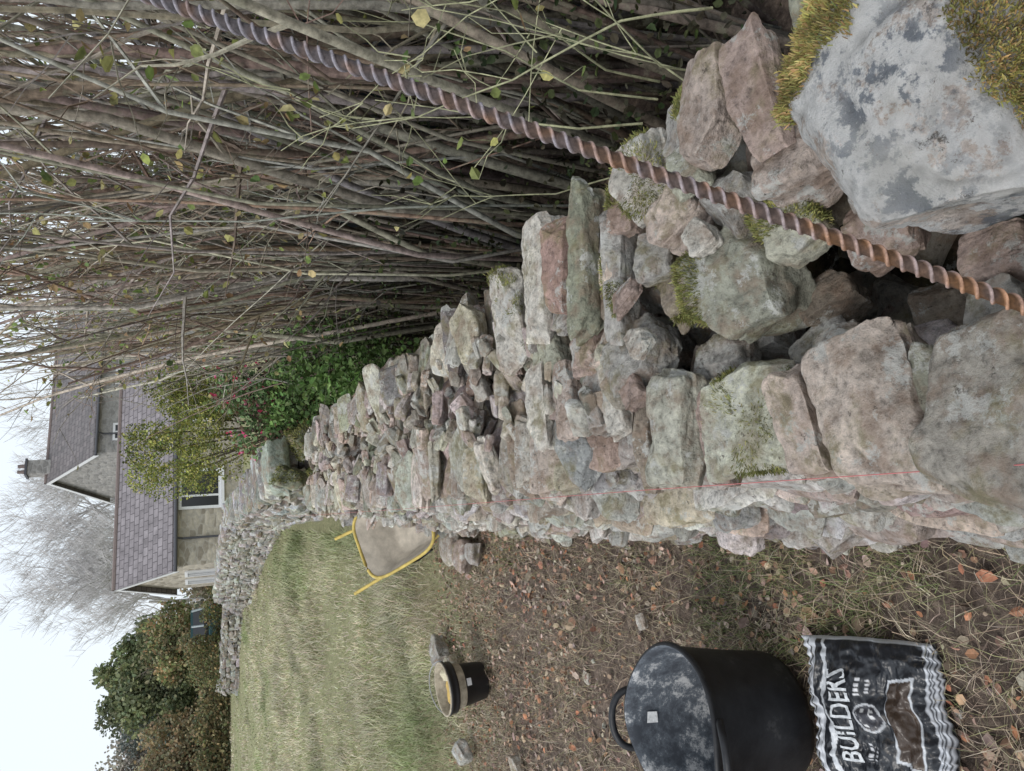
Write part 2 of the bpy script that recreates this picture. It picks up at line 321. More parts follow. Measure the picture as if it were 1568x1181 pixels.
mp=[(.40,.34,.11),(.33,.31,.10),(.48,.39,.16),(.26,.27,.10),(.40,.26,.12)]
nz=vnoise(v*14,2)*.02+vnoise(v*50,3)*.008
m1=(v[:,2]>.90)&(v[:,0]+nz>.44)&(v[:,1]+nz>.47); m2=(v[:,2]>.82)&(v[:,1]+nz<.39)&(v[:,0]+nz>.24)|((v[:,2]>.88)&(v[:,0]+nz>.45)&(v[:,1]+nz<.41))
moss('moss_back',v,m1,34000,.0055,bo,mp,.016); moss('moss_front',v,m2,60000,.0055,bo,mp,.018,5)
W_ob=bpy.data.objects['dry_stone_wall']
gp=[(.19,.2,.07),(.26,.27,.09),(.35,.33,.12)]
h=hv[8]; moss('moss_patch_1',h,(h[:,2]>.80)&(h[:,1]+vnoise(h*30,4)*.02>.985),7000,.005,W_ob,gp,.007)
h=hv[20]; moss('moss_patch_2',h,(h[:,2]>.78)&(h[:,0]+vnoise(h*30,4)*.02>.38),6000,.005,W_ob,gp,.007)
for q,(hi,s_) in enumerate([(24,4),(19,7),(43,11),(15,3),(29,5),(0,6),(17,8)]):
    h=hv[hi]; moss('moss_patch_%d'%(q+3),h,(h[:,2]>np.median(h[:,2]))&(vnoise(h*22,s_)>.35),2200,.005,W_ob,gp,.005)
v,f=tube([(.0,-.3,.87),(.005,1.2,.865),(.0,3.0,.87),(.0,5.8,.9)],[.0007]*4,5); add_mesh('string_line',v,f,np.tile([.5,.16,.16],(len(v),1)),leaf_mat('pink_string',.7,.1,0))
# rebar
a0=np.array([.129,.384,1.01]);a1=np.array([.478,.688,1.696]); d=a1-a0;Ld=np.linalg.norm(d);d/=Ld; s0=-.28;s1=Ld+.45
nn=1500;S=24; s=np.linspace(s0,s1,nn); A1=np.cross(d,[0,0,1.]);A1/=np.linalg.norm(A1);B1=np.cross(d,A1)
th=np.arange(S)*2*math.pi/S; ph=th[None,:]-s[:,None]*2*math.pi/.026
R=.0056+.0019*np.clip(np.cos(2*ph)*2.6-1.3,-.1,1)
bend=(.006*np.sin((s-s0)/(s1-s0)*3.1))[:,None]*A1
Vr=(a0+s[:,None]*d+bend)[:,None,:]+R[:,:,None]*(np.cos(th)[None,:,None]*A1+np.sin(th)[None,:,None]*B1); Vr=Vr.reshape(-1,3)
i=np.arange(nn-1)[:,None]*S;j=np.arange(S)[None,:];j2=(j+1)%S;Fr=np.stack([i+j,i+j2,i+S+j2,i+S+j],-1).reshape(-1,4)
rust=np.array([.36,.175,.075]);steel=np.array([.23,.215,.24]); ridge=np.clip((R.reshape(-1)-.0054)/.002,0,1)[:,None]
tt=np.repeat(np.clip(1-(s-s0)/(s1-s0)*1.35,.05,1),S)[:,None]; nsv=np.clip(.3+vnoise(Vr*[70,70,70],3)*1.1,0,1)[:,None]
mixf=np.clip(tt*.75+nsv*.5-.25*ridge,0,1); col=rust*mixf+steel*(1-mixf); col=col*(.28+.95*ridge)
t=NT('rusty_steel');co=t.co();c=t.mix(1,t.attr(),t.ramp(t.noise(150,6,.7,co),[(.3,.45),(.7,1.5)]),'MULTIPLY');t.bump(t.noise(500,5,.6,co),.5,.002)
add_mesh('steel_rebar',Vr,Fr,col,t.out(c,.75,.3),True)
A=Acc()
for (x,y,s) in [(-1.42,4.0,.09),(-1.1,5.05,.15),(-1.02,5.3,.17),(-1.6,4.9,.14),(-1.78,4.5,.16),(-1.5,3.35,.08),(-1.9,4.7,.1),(-.6,.95,.05),(-.30,4.45,.15),(-.33,4.65,.19),(-.28,4.85,.2),(-1.35,3.2,.06),(-.5,2.6,.05),(-.8,3.1,.05)]:
    v,f=stone((x,y,.02+s*.2),(s,s*1.2,s*.6),(rng.normal(0,.1),rng.normal(0,.1),rng.uniform(0,3)),9,cuts=9); A.add(v,f,pick(PAL,1,.1)[0])
for i in range(120):
    p=rpos(1,-2.6,-.2,.6,5)[0]; s=rng.uniform(.008,.025); v,f=stone(p+[0,0,.004],(s,s*1.3,s*.7),tuple(rng.uniform(-1,1,3)),4,cuts=5); A.add(v,f,pick(PAL,1,.2)[0]*.9)
A.build('loose_stones',M_stone,True,None,50)
# ------------------------------------------------------------ old walls
def oldwall(name,path,h,wd,L=(.15,.35),n=5,Hc=(.09,.16),dark=1.):
    A=Acc()
    for (p,q) in zip(path[:-1],path[1:]):
        p=np.array(p);q=np.array(q);D=q-p;len_=np.hypot(*D);D/=len_;Nn=np.array([-D[1],D[0]]); ang=math.atan2(D[1],D[0])
        z=-.05
        while z<h:
            hc=rng.uniform(*Hc)
            for sd in (-1,1):
                s=0
                while s<len_:
                    l=rng.uniform(*L); off=sd*(wd/2-.1-.06*z)+rng.normal(0,.02)
                    c=p+D*(s+l/2)+Nn*off; v,f=stone((c[0],c[1],z+hc/2+rng.normal(0,.012)),(l*1.0,.26,hc*1.05),(rng.normal(0,.1),rng.normal(0,.12),ang+rng.normal(0,.12)),n,cuts=6)
                    A.add(v,f,pick([(.36,.36,.35),(.27,.27,.26),(.44,.44,.43),(.2,.2,.18),(.32,.31,.28)],1,.25)[0]*dark); s+=l
            z+=hc*.97
        s=0
        while s<len_:
            l=rng.uniform(.15,.34); c=p+D*s; v,f=stone((c[0],c[1],h+.06),(l*1.1,wd*.85,.2),(rng.normal(0,.15),rng.normal(0,.15),ang+rng.normal(0,.2)),n+1,cuts=7); A.add(v,f,pick([(.36,.36,.35),(.25,.25,.23)],1,.25)[0]*dark); s+=l*.9
    return A.build(name,M_old,True,None,45)
oldwall('old_stone_wall',[(.42,6.7),(.3,9.5),(.12,16),(-.9,21),(-2.3,25.7)],.95,.55,(.18,.42),6,(.1,.2))
oldwall('field_stone_wall',[(-2.3,25.7),(-2.9,30),(-5.2,33),(-6.6,34.2),(-7.6,39)],.55,.6,(.25,.6),5,(.12,.22),.75)
A=Acc()
for i in range(14):
    v,f=stone((.42+rng.normal(0,.1),6.45+rng.uniform(-.35,.6),rng.uniform(.2,.95)),tuple(rng.uniform(.14,.26,3)),tuple(rng.uniform(-.5,.5,3)),10,cuts=7); A.add(v,f,(.22,.23,.17)); 
mo=A.build('mossy_wall_end',M_old,True,None,50)
v=np.vstack(A.V); moss('moss_cover',v,(vnoise(v*5,3)>-.3)&(v[:,2]>.3),22000,.025,mo,[(.30,.30,.10),(.38,.36,.14),(.2,.24,.09)],.05,3,.0025)
# ------------------------------------------------------------ hedge
ST=Acc();TW=Acc();LP=[]
bcols=[(.31,.265,.215),(.40,.355,.295),(.22,.19,.155),(.47,.42,.35),(.34,.32,.285),(.24,.185,.14),(.30,.215,.165)]
def stem(base,lean,H,r0,tw=3,lf=2,col=None,side=5,xmin=.62,wob=.055,dk=True):
    n=13; s=np.linspace(0,1,n); w=rng.normal(0,1,(5,2)); lx=max(lean[0],xmin-base[0]+rng.uniform(0,.25)) if base[0]>xmin else lean[0]
    off=np.stack([np.interp(s,[0,.25,.5,.75,1],np.concatenate([[0],w[1:,k]]))*wob*H/3 for k in (0,1)],1)
    P=np.stack([base[0]+lx*(s*.6+.4*s**2)+off[:,0],base[1]+lean[1]*(s*.6+.4*s**2)+off[:,1],base[2]+H*(s-.06*s**3)],1)
    col=pick(bcols,1,.25)[0] if col is None else col
    v,f=tube(P,r0*(1-.72*s),side); g=np.clip(.2+(np.maximum(P[:,2],0)/1.7)**1.3,.2,1.05) if dk else np.ones(n); ST.add(v,f,np.repeat(g,side)[:,None]*np.array(col))  # g paints hedge shade, with some algae, into the lower stem and twig colour
    for k in range(tw):
        i=int(rng.integers(5,n-1)); p=P[i]; d=P[i]-P[i-1]; d/=np.linalg.norm(d); d=d+rng.normal(0,.45,3); d[2]=abs(d[2])*.9; d/=np.linalg.norm(d)
        if p[0]<.95: d[0]=abs(d[0])*.5
        L=rng.uniform(.2,.75); u=np.linspace(0,1,6)[:,None]; Q=p+d*L*u+rng.normal(0,.014,(6,3))*u+np.array([0,0,-.05])*u*u*L
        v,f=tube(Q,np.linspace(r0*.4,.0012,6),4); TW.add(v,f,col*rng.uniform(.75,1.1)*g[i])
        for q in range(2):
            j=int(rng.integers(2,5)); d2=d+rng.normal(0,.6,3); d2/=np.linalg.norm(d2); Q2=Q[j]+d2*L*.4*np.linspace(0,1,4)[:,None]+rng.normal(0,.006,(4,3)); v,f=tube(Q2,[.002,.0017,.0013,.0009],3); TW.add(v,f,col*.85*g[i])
            if rng.random()<lf*.3: LP.append(Q2[-1])
        for q in range(lf):
            if rng.random()<.45:
                b_=Q[int(rng.integers(2,6))]
                for _ in range(int(rng.integers(1,4))): LP.append(b_+rng.normal(0,.025,3))
for i in range(66):
    y=rng.uniform(1.5,6.3); x=rng.uniform(1.1,2.2)
    if y>4.8: x=rng.uniform(1.25,2.2)
    cl_=(rng.normal(-.1,.3),rng.normal(-.15,.6))
    for k in range(int(rng.integers(4,10))):
        b=(x+rng.normal(0,.06),y+rng.normal(0,.08),-.02); H=rng.uniform(2.0,3.9)
        lean=(cl_[0]+rng.normal(0,.32)*H/3-.1*(y>4),cl_[1]+rng.normal(0,.5)*H/3)
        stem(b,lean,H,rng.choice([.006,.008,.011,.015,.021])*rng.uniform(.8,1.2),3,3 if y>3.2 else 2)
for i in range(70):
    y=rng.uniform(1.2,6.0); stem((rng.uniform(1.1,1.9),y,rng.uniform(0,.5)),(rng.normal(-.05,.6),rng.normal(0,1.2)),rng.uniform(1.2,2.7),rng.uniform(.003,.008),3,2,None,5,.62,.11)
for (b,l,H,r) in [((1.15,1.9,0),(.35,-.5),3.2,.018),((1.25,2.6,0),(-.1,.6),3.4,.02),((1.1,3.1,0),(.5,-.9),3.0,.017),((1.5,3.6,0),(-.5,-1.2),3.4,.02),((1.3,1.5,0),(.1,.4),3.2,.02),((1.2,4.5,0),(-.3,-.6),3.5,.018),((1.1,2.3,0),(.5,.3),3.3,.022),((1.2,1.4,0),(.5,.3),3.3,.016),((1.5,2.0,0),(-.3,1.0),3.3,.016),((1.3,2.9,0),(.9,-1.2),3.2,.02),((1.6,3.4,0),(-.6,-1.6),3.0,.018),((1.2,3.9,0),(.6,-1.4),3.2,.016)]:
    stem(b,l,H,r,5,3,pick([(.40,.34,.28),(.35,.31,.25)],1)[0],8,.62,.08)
for i in range(8):
    stem((rng.uniform(.85,1.05),rng.uniform(.9,1.6),rng.uniform(.3,.8)),(rng.normal(-.05,.12),rng.uniform(-.2,.6)),rng.uniform(.5,.9),.0035,3,2,np.array([.34,.34,.21])*rng.uniform(.7,1.2),5,.5,.12,False)
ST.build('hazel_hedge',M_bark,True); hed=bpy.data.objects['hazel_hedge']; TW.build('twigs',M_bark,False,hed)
ST=Acc();TW=Acc()
for i in range(300):
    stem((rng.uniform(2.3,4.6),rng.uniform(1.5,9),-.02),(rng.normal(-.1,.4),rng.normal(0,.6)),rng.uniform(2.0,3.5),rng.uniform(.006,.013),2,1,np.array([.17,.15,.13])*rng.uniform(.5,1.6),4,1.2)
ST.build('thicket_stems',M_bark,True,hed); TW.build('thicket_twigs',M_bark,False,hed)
LP=np.array(LP); N=len(LP)
V,F,cc=leaves_mesh(LP,rng.uniform(.016,.042,N),pick([(.2,.27,.08),(.28,.31,.10),(.40,.38,.14),(.14,.2,.07),(.44,.40,.19),(.33,.23,.12),(.26,.3,.1)],N,.25),.2,.75); add_mesh('hedge_leaves',V,F,cc,M_leaf,False,hed)
def leafmass(name,fn,N,size,pal,parent=None,up=.2,asp=.7,dark=None):
    P=fn(N); n=len(P); sc=rng.uniform(*size,n); c=pick(pal,n,.3)
    c=c*np.clip(.8+.6*vnoise(P*3.5,12),.3,1.4)[:,None]
    V,F,cc=leaves_mesh(P,sc,c,up,asp); return add_mesh(name,V,F,cc,M_leaf,False,parent)
def box_fn(x0,x1,y0,y1,z0,z1,th=-.1,fr=3):
    def f(N):
        P=rng.uniform([x0,y0,z0],[x1,y1,z1],(N,3)); return P[vnoise(P*fr,6)+rng.uniform(-.3,.3,N)>th]
    return f
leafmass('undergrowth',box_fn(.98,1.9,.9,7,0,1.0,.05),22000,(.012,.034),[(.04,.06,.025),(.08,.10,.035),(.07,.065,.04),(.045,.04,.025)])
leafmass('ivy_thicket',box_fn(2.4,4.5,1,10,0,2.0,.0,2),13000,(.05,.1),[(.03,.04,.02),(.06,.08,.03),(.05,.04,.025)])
leafmass('nettles',box_fn(.74,1.25,4.6,7.0,.3,1.1,.0,4),5500,(.025,.055),[(.14,.25,.07),(.2,.31,.1),(.10,.17,.05)])
g=np.linspace(0,1,60); X,Z=np.meshgrid(g,g[:30]*2); X=X.ravel();Z=Z.ravel(); P=np.stack([2.35+.0*X,1.0+6*X,1.6*Z/1.02],1); P[:,0]+=.12*fbm(P*1.7,4,4)-.1*P[:,2]
ii,jj=np.meshgrid(np.arange(59),np.arange(29));b=(jj*60+ii).ravel(); add_mesh('backing_sheet',P,np.stack([b,b+1,b+61,b+60],1),None,plain('dark_backing',(.03,.038,.055),.5,.4,.3,8),True)  # dark sheet added behind the hedge to block sky showing through the gaps
# ------------------------------------------------------------ shrubs at hedge end
def blob_fn(cs,rad,shell=.5):
    def f(N):
        out=[]
        for (c,r) in cs:
            d=rng.normal(size=(N//len(cs),3)); d/=np.linalg.norm(d,axis=1)[:,None]; rr=rng.uniform(shell,1,(len(d),1))**.6
            p=np.array(c)+d*rr*np.array(r)*(1+.25*vnoise(d*3+c[0]*9,5))[:,None]; out.append(p)
        return np.vstack(out)
    return f
cs=[((.85+rng.uniform(-.4,.8),9.0+rng.uniform(-.5,.6),rng.uniform(1.3,2.2)),rng.uniform(.12,.3,3)) for i in range(28)]
sh=leafmass('yellow_shrub',blob_fn(cs,1),18000,(.018,.035),[(.38,.39,.10),(.28,.32,.10),(.5,.48,.16),(.17,.21,.07)])
A=Acc()
for c,r in cs:
    v,f=tube([(1.2,9.1,0),(1.1+.3*(c[0]-1.1),9.1,.8),c],[.02,.013,.005],5);A.add(v,f,(.15,.12,.09))
A.build('branches',M_bark,False,sh)
cs=[((1.0+rng.uniform(-.35,.8),7.3+rng.uniform(-.6,.8),rng.uniform(.3,1.45)),rng.uniform(.14,.3,3)) for i in range(34)]
fl=leafmass('flowering_shrub',blob_fn(cs,1),16000,(.025,.05),[(.12,.2,.08),(.17,.27,.11),(.22,.32,.14),(.25,.16,.11)])
f0=blob_fn(cs,1,.97)(260); V,F,cc=leaves_mesh(np.repeat(f0,5,0)+rng.normal(0,.013,(len(f0)*5,3)),np.full(len(f0)*5,.028),pick([(.65,.08,.2),(.68,.2,.32),(.55,.06,.12)],len(f0)*5,.1),0,.9); add_mesh('flowers',V,F,cc,M_leaf,False,fl)
# ------------------------------------------------------------ flexible tub
def lathe(prof,n=64,sy=1.0,fn=None):
    a=np.arange(n)*2*math.pi/n; V=[];
    for r,z in prof: V.append(np.stack([r*np.cos(a),sy*r*np.sin(a),np.full(n,z)],1))
    V=np.vstack(V); m=len(prof); i=np.arange(m-1)[:,None]*n;j=np.arange(n)[None,:];j2=(j+1)%n
    F=np.stack([i+j,i+j2,i+n+j2,i+n+j],-1).reshape(-1,4)
    if fn: V=fn(V)
    return V,F
t=NT('black_rubber');co=t.co();n=t.noise(9,8,.7,co);c=t.ramp(n,[(.35,(.008,.008,.010)),(.6,(.022,.023,.026)),(.75,(.10,.10,.10))]);t.bump(t.noise(25,4,.5,co),.25,.01);M_rub=t.out(c,.48,.4)
t=NT('dusty_rubber');co=t.co();n=t.noise(13,9,.8,co);c=t.ramp(n,[(.40,(.06,.066,.078)),(.52,(.12,.135,.155)),(.60,(.5,.5,.5))]);M_rubi=t.out(c,.8,.2)
tub=empty('flexible_tub',(-.70,1.93,.0)); tub.scale=(1.03,1.03,1.0)
def warp(V):
    th=np.arctan2(V[:,1],V[:,0]); V=V.copy(); k=np.clip(V[:,2]/.36,0,1)**2
    V[:,2]+=k*.022*np.abs(np.sin(th))**2-k*.012*np.cos(2*th+.6); V[:,0]*=1+.03*k*np.cos(2*th); V[:,:2]*=(1+.012*np.sin(5*th)*k)[:,None]; return V
prof=[(.001,.004),(.165,.004),(.178,.01),(.184,.03),(.196,.12),(.208,.2),(.221,.28),(.232,.345),(.240,.352),(.243,.36),(.240,.368),(.233,.37)]
v,f=lathe(prof,72,.92,warp); o=add_mesh('shell',v,f,None,M_rub,True,tub)
profi=[(.233,.37),(.227,.366),(.224,.34),(.213,.28),(.200,.2),(.188,.12),(.176,.03),(.165,.02),(.001,.018)]
v,f=lathe(profi,72,.92,warp); add_mesh('inside',v,f,None,M_rubi,True,tub)
for sgn,nm in ((1,'handle_back'),(-1,'handle_front')):
    u=np.linspace(0,math.pi,22); hx=.085*np.cos(u); hz=.375+.065*np.sin(u)**.8; hy=sgn*(.213+.02*np.sin(u))
    if sgn<0: hz=.372+.035*np.sin(u)**.8; hy=-(.215+.055*np.sin(u))
    v,f=tube(np.stack([hx,hy,hz],1),np.full(22,.011),10); add_mesh(nm,v,f,None,M_rub,True,tub)
v=np.array([(-.02,.190,.30),(.012,.190,.30),(.014,.198,.33),(-.018,.198,.335)])
add_mesh('label',v,np.array([[0,1,2,3]]),None,plain('white_label',(.6,.6,.6),.6,.3,.3,90),False,tub)
# ------------------------------------------------------------ bucket
bk=empty('builders_bucket',(-1.08,4.55,.0)); bk.rotation_euler=(.0,-.06,0)
M_blk=plain('black_plastic',(.018,.018,.02),.4,.45,.3,20)
v,f=lathe([(.001,.003),(.105,.003),(.11,.01),(.135,.2),(.15,.205),(.152,.22),(.147,.24),(.158,.245),(.158,.262),(.15,.265)],48);add_mesh('shell',v,f,None,M_blk,True,bk)
v,f=lathe([(.158,.262),(.159,.268),(.15,.269),(.147,.262),(.135,.19),(.12,.1),(.001,.095)],48);add_mesh('inside',v,f,None,plain('mortar_residue',(.40,.35,.27),.9,.2,.4,25,.3),True,bk)
u=np.linspace(0,math.pi,24);v,f=tube(np.stack([.158*np.cos(u),.16*np.sin(u)*.9+.02,.25+.05*np.sin(u)],1),np.full(24,.0035),6);add_mesh('bail_handle',v,f,None,plain('wire',(.3,.3,.3),.4,.5,.1),True,bk)
v,f=stone((-.02,.0,.19),(.14,.12,.09),(.3,.2,.4),12,k=4,cuts=4);add_mesh('sponge',v,f,None,plain('sponge',(.55,.38,.13),.9,.2,.2,60,.4),True,bk)
v,f=stone((.07,.03,.22),(.05,.12,.07),(.3,.9,.4),8,k=4,cuts=3);add_mesh('glove',v,f,None,plain('glove',(.55,.5,.36),.9,.2,.2,60,.4),True,bk)
add_mesh('label',np.array([(.02,-.1342,.12),(.06,-.1236,.12),(.062,-.1285,.15),(.02,-.1385,.15)]),np.array([[0,1,2,3]]),None,plain('paper',(.6,.6,.6),.6,.3,.2),False,bk)
# ------------------------------------------------------------ bag
bag=empty('printed_plastic_sack',(-.605,1.515,.02)); bag.rotation_euler=(.12,0,.06); bag.scale=(.84,.90,1)
n=150; g=np.linspace(-1,1,n); X,Y=np.meshgrid(g,g); X=X.ravel();Y=Y.ravel()
prof=np.clip((1-np.abs(X)**3.2)*(1-np.abs(Y)**3.5),0,1)**.55
P=np.stack([X*.225*(1-.03*Y*Y),Y*.215+.008*np.sin(7*X),.065*prof],1)
wr=fbm(np.stack([X*2.5,Y*6,0*X],1),6,4); P[:,2]+=.014*wr*(.3+prof)+.005*vnoise(np.stack([X*14,Y*5,0*X],1),8)
P[:,2]+=.006*np.sin(X*46+3*wr)*np.clip((np.abs(Y)-.7)/.3,0,1)
col=np.tile([.018,.02,.025],(len(P),1)); nw=.02*vnoise(np.stack([X*6,Y*6,0*X],1),3)
def band(m,c): col[m]=c
band((Y>.72),(.62,.64,.68)); band((Y>.86)&(Y<.89),(.03,.03,.03)); band((Y>.53+nw)&(Y<.60+nw),(.55,.57,.6)); 
band((np.abs(X)>.96),(.5,.52,.55)); band((Y<-.86)&(np.sin(Y*190)>-.2),(.5,.52,.56))
band((np.abs(X)<.55-.25*(Y+.72))&(Y<-.40)&(Y>-.72),(.05,.032,.022)); e=((np.abs(X)<.59-.25*(Y+.72))&(Y<-.375)&(Y>-.75))&~((np.abs(X)<.55-.25*(Y+.72))&(Y<-.40)&(Y>-.72)); band(e,(.5,.52,.55))
rr=np.hypot(X-.02,(Y+.12)*.95); band((rr<.18),(.45,.46,.48)); band((rr<.15),(.05,.05,.06)); band((rr<.12)&(vnoise(np.stack([X*25,Y*25,0*X],1),5)>0),(.6,.6,.6))
for sx_ in (-1,1): band((np.abs(X-sx_*.42)<.12)&(np.abs(Y+.02)<.03)&(np.sin(X*90)>-.3),(.6,.6,.62)); band((np.abs(X-sx_*.42)<.1)&(np.abs(Y+.13)<.02)&(np.sin(X*120)>-.3),(.5,.5,.52))
ii,jj=np.meshgrid(np.arange(n-1),np.arange(n-1));b=(jj*n+ii).ravel();F=np.stack([b,b+1,b+n+1,b+n],1)
t=NT('printed_plastic');co=t.co();c=t.mix(t.ramp(t.noise(25,8,.7,co),[(.56,0),(.75,.5)]),t.attr(),(.3,.25,.2));t.bump(t.noise(40,5,.6,co),.35,.006);M_bag=t.out(c,.33,.5)
add_mesh('sack_body',P,F,col,M_bag,True,bag)
Pb=P.copy();Pb[:,2]=-.004-.006*prof; add_mesh('sack_base',Pb,F[:,::-1],np.tile([.1,.1,.1],(len(P),1)),M_bag,True,bag)
M_ink=plain('white_ink',(.58,.6,.62),.4,.4,.35,90)
def text(s,x,y,size,sxx=1.0):
    cu=bpy.data.curves.new('lettering','FONT'); cu.body=s; cu.size=size; cu.align_x='CENTER'; cu.resolution_u=2; cu.offset=.0012
    o=bpy.data.objects.new('lettering',cu); C.objects.link(o); dg=bpy.context.evaluated_depsgraph_get(); me=bpy.data.meshes.new_from_object(o.evaluated_get(dg)); bpy.data.objects.remove(o)
    o=bpy.data.objects.new('lettering',me); C.objects.link(o); o.parent=bag; me.materials.append(M_ink)
    bm=bmesh.new(); bm.from_mesh(me); bmesh.ops.triangulate(bm,faces=bm.faces[:]); bmesh.ops.subdivide_edges(bm,edges=bm.edges[:],cuts=3,use_grid_fill=True); bm.to_mesh(me); bm.free()
    Z=P[:,2].reshape(n,n)
    for vv in me.vertices:
        px=vv.co.x*sxx+x;py=vv.co.y+y; gi=(px/.225+1)/2*(n-1);gj=(py/.215+1)/2*(n-1); i0=int(min(max(gi,0),n-2));j0=int(min(max(gj,0),n-2))
        vv.co=(px,py,Z[max(j0-2,0):j0+4,max(i0-2,0):i0+4].max()+.0012)
text('BUILDERS',0,.032,.085,.76)
# ------------------------------------------------------------ wheelbarrow
wb=empty('wheelbarrow',(-.11,5.0,-.03),.30); wb.scale=(.78,.78,.78)
M_yel=plain('yellow_paint',(.55,.42,.12),.6,.3,.35,14); M_dust=plain('dusty_tray',(.48,.43,.36),.9,.2,.3,9,.3)
def tray(off,z0,z1):
    V=[];outl=[]
    for a in np.linspace(0,2*math.pi,40,endpoint=False):
        outl.append((np.sign(math.cos(a))*abs(math.cos(a))**.45,np.sign(math.sin(a))*abs(math.sin(a))**.45))
    outl=np.array(outl)
    for s,z in ((0.01,z0),(.55,z0),(.62,z0+.02),(.8,z0+.13),(1,z1),(1.04,z1+.008)):
        V.append(np.stack([outl[:,0]*.30*s,outl[:,1]*.42*s+.05*s,np.full(40,z)],1)*[1+off,1+off,1]+[0,0,-off*.1])
    V=np.vstack(V);i=np.arange(5)[:,None]*40;j=np.arange(40)[None,:];j2=(j+1)%40
    return V,np.stack([i+j,i+j2,i+40+j2,i+40+j],-1).reshape(-1,4)
Rt=rotm(.5,-.25,0)
def tr(v): return (v-[0,0,.3])@Rt.T+[0,0,.36]
v,f=tray(0,.3,.56);add_mesh('tray_inside',tr(v),f,None,M_dust,True,wb)
v,f=tray(.02,.295,.565);add_mesh('tray_outside',tr(v),f,None,M_dust,True,wb)
v,f=tray(0,.3,.56);rim=v[-40:];rim=np.vstack([rim,rim[:2]]);v,f=tube(tr(rim),[.014]*len(rim),8);add_mesh('tray_rim',v,f,None,M_yel,True,wb)
for sx_ in (-1,1):
    v,f=tube(tr(np.array([(sx_*.08,-.62,.2),(sx_*.18,-.1,.27),(sx_*.24,.4,.3),(sx_*.27,.9,.42)])),[.016]*4,8);add_mesh('handle',v,f,None,M_yel,True,wb)
    v,f=tube(tr(np.array([(sx_*.24,.35,.28),(sx_*.22,.4,.02),(sx_*.2,.2,.02),(sx_*.2,.1,.28)])),[.013]*4,8);add_mesh('leg',v,f,None,M_blk,True,wb)
a=np.linspace(0,2*math.pi,33);v,f=tube(tr(np.stack([0*a,-.55+.16*np.cos(a),.2+.16*np.sin(a)],1)),[.04]*33,10);add_mesh('wheel',v,f,None,M_blk,True,wb)
# ------------------------------------------------------------ buildings
def boxm(name,x0,x1,y0,y1,z0,z1,mat,parent):
    v=np.array([(x,y,z) for z in (z0,z1) for y in (y0,y1) for x in (x0,x1)],float)
    f=np.array([[0,2,3,1],[4,5,7,6],[0,1,5,4],[2,6,7,3],[0,4,6,2],[1,3,7,5]]); return add_mesh(name,v,f,None,mat,False,parent)
def rubble(name,c1,c2,mort,sc=1.0):
    t=NT(name);co=t.co(); mp=t.n('ShaderNodeMapping'); mp.inputs['Scale'].default_value=(2.2*sc,2.2*sc,4.5*sc); t.l(co,mp.inputs[0])
    vo=t.n('ShaderNodeTexVoronoi'); vo.feature='DISTANCE_TO_EDGE'; vo.inputs['Scale'].default_value=1.3; t.l(mp.outputs[0],vo.inputs['Vector'])
    vc=t.n('ShaderNodeTexVoronoi'); vc.inputs['Scale'].default_value=1.3; t.l(mp.outputs[0],vc.inputs['Vector'])
    c=t.mix(t.ramp(vc.outputs['Color'],[(.2,0),(.8,1)]),c1,c2); c=t.mix(t.ramp(vo.outputs[0],[(.03,1),(.09,0)]),c,mort)
    c=t.mix(1,c,t.ramp(t.noise(6,8,.7,co),[(.3,.75),(.7,1.25)]),'MULTIPLY'); t.bump(vo.outputs[0],.5,.05); return t.out(c,.9,.2)
def slate(name,c1,c2):
    t=NT(name);co=t.co(); br=t.n('ShaderNodeTexBrick'); br.inputs['Scale'].default_value=1; br.inputs['Brick Width'].default_value=.32; br.inputs['Row Height'].default_value=.22; br.inputs['Mortar Size'].default_value=.014
    br.inputs['Color1'].default_value=(*c1,1);br.inputs['Color2'].default_value=(*c2,1);br.inputs['Mortar'].default_value=(.09,.08,.085,1)
    sx=t.n('ShaderNodeSeparateXYZ');t.l(co,sx.inputs[0]);cb=t.n('ShaderNodeCombineXYZ');t.l(sx.outputs[0],cb.inputs[0]);t.l(t.math('MULTIPLY',sx.outputs[2],1.3),cb.inputs[1]);t.l(cb.outputs[0],br.inputs['Vector'])
    c=t.mix(1,br.outputs[0],t.ramp(t.noise(3,7,.7,co),[(.3,.75),(.7,1.3)]),'MULTIPLY');t.bump(br.outputs['Fac'],.6,.03);return t.out(c,.7,.3)
M_wall=rubble('sandstone_wall',(.29,.255,.205),(.50,.45,.37),(.42,.385,.33)); M_grey=rubble('grey_rubble',(.24,.23,.22),(.38,.36,.34),(.33,.32,.31)); M_slate=slate('slate_roof',(.19,.17,.178),(.25,.225,.235))
M_white=plain('white_paint',(.75,.75,.76),.5,.3,.05); M_glass=plain('window_glass',(.02,.022,.025),.12,.5,.1); M_lead=plain('dark_metal',(.07,.07,.08),.5,.4,.1); M_ridge=plain('ridge_tile',(.2,.16,.15),.8,.2,.2)
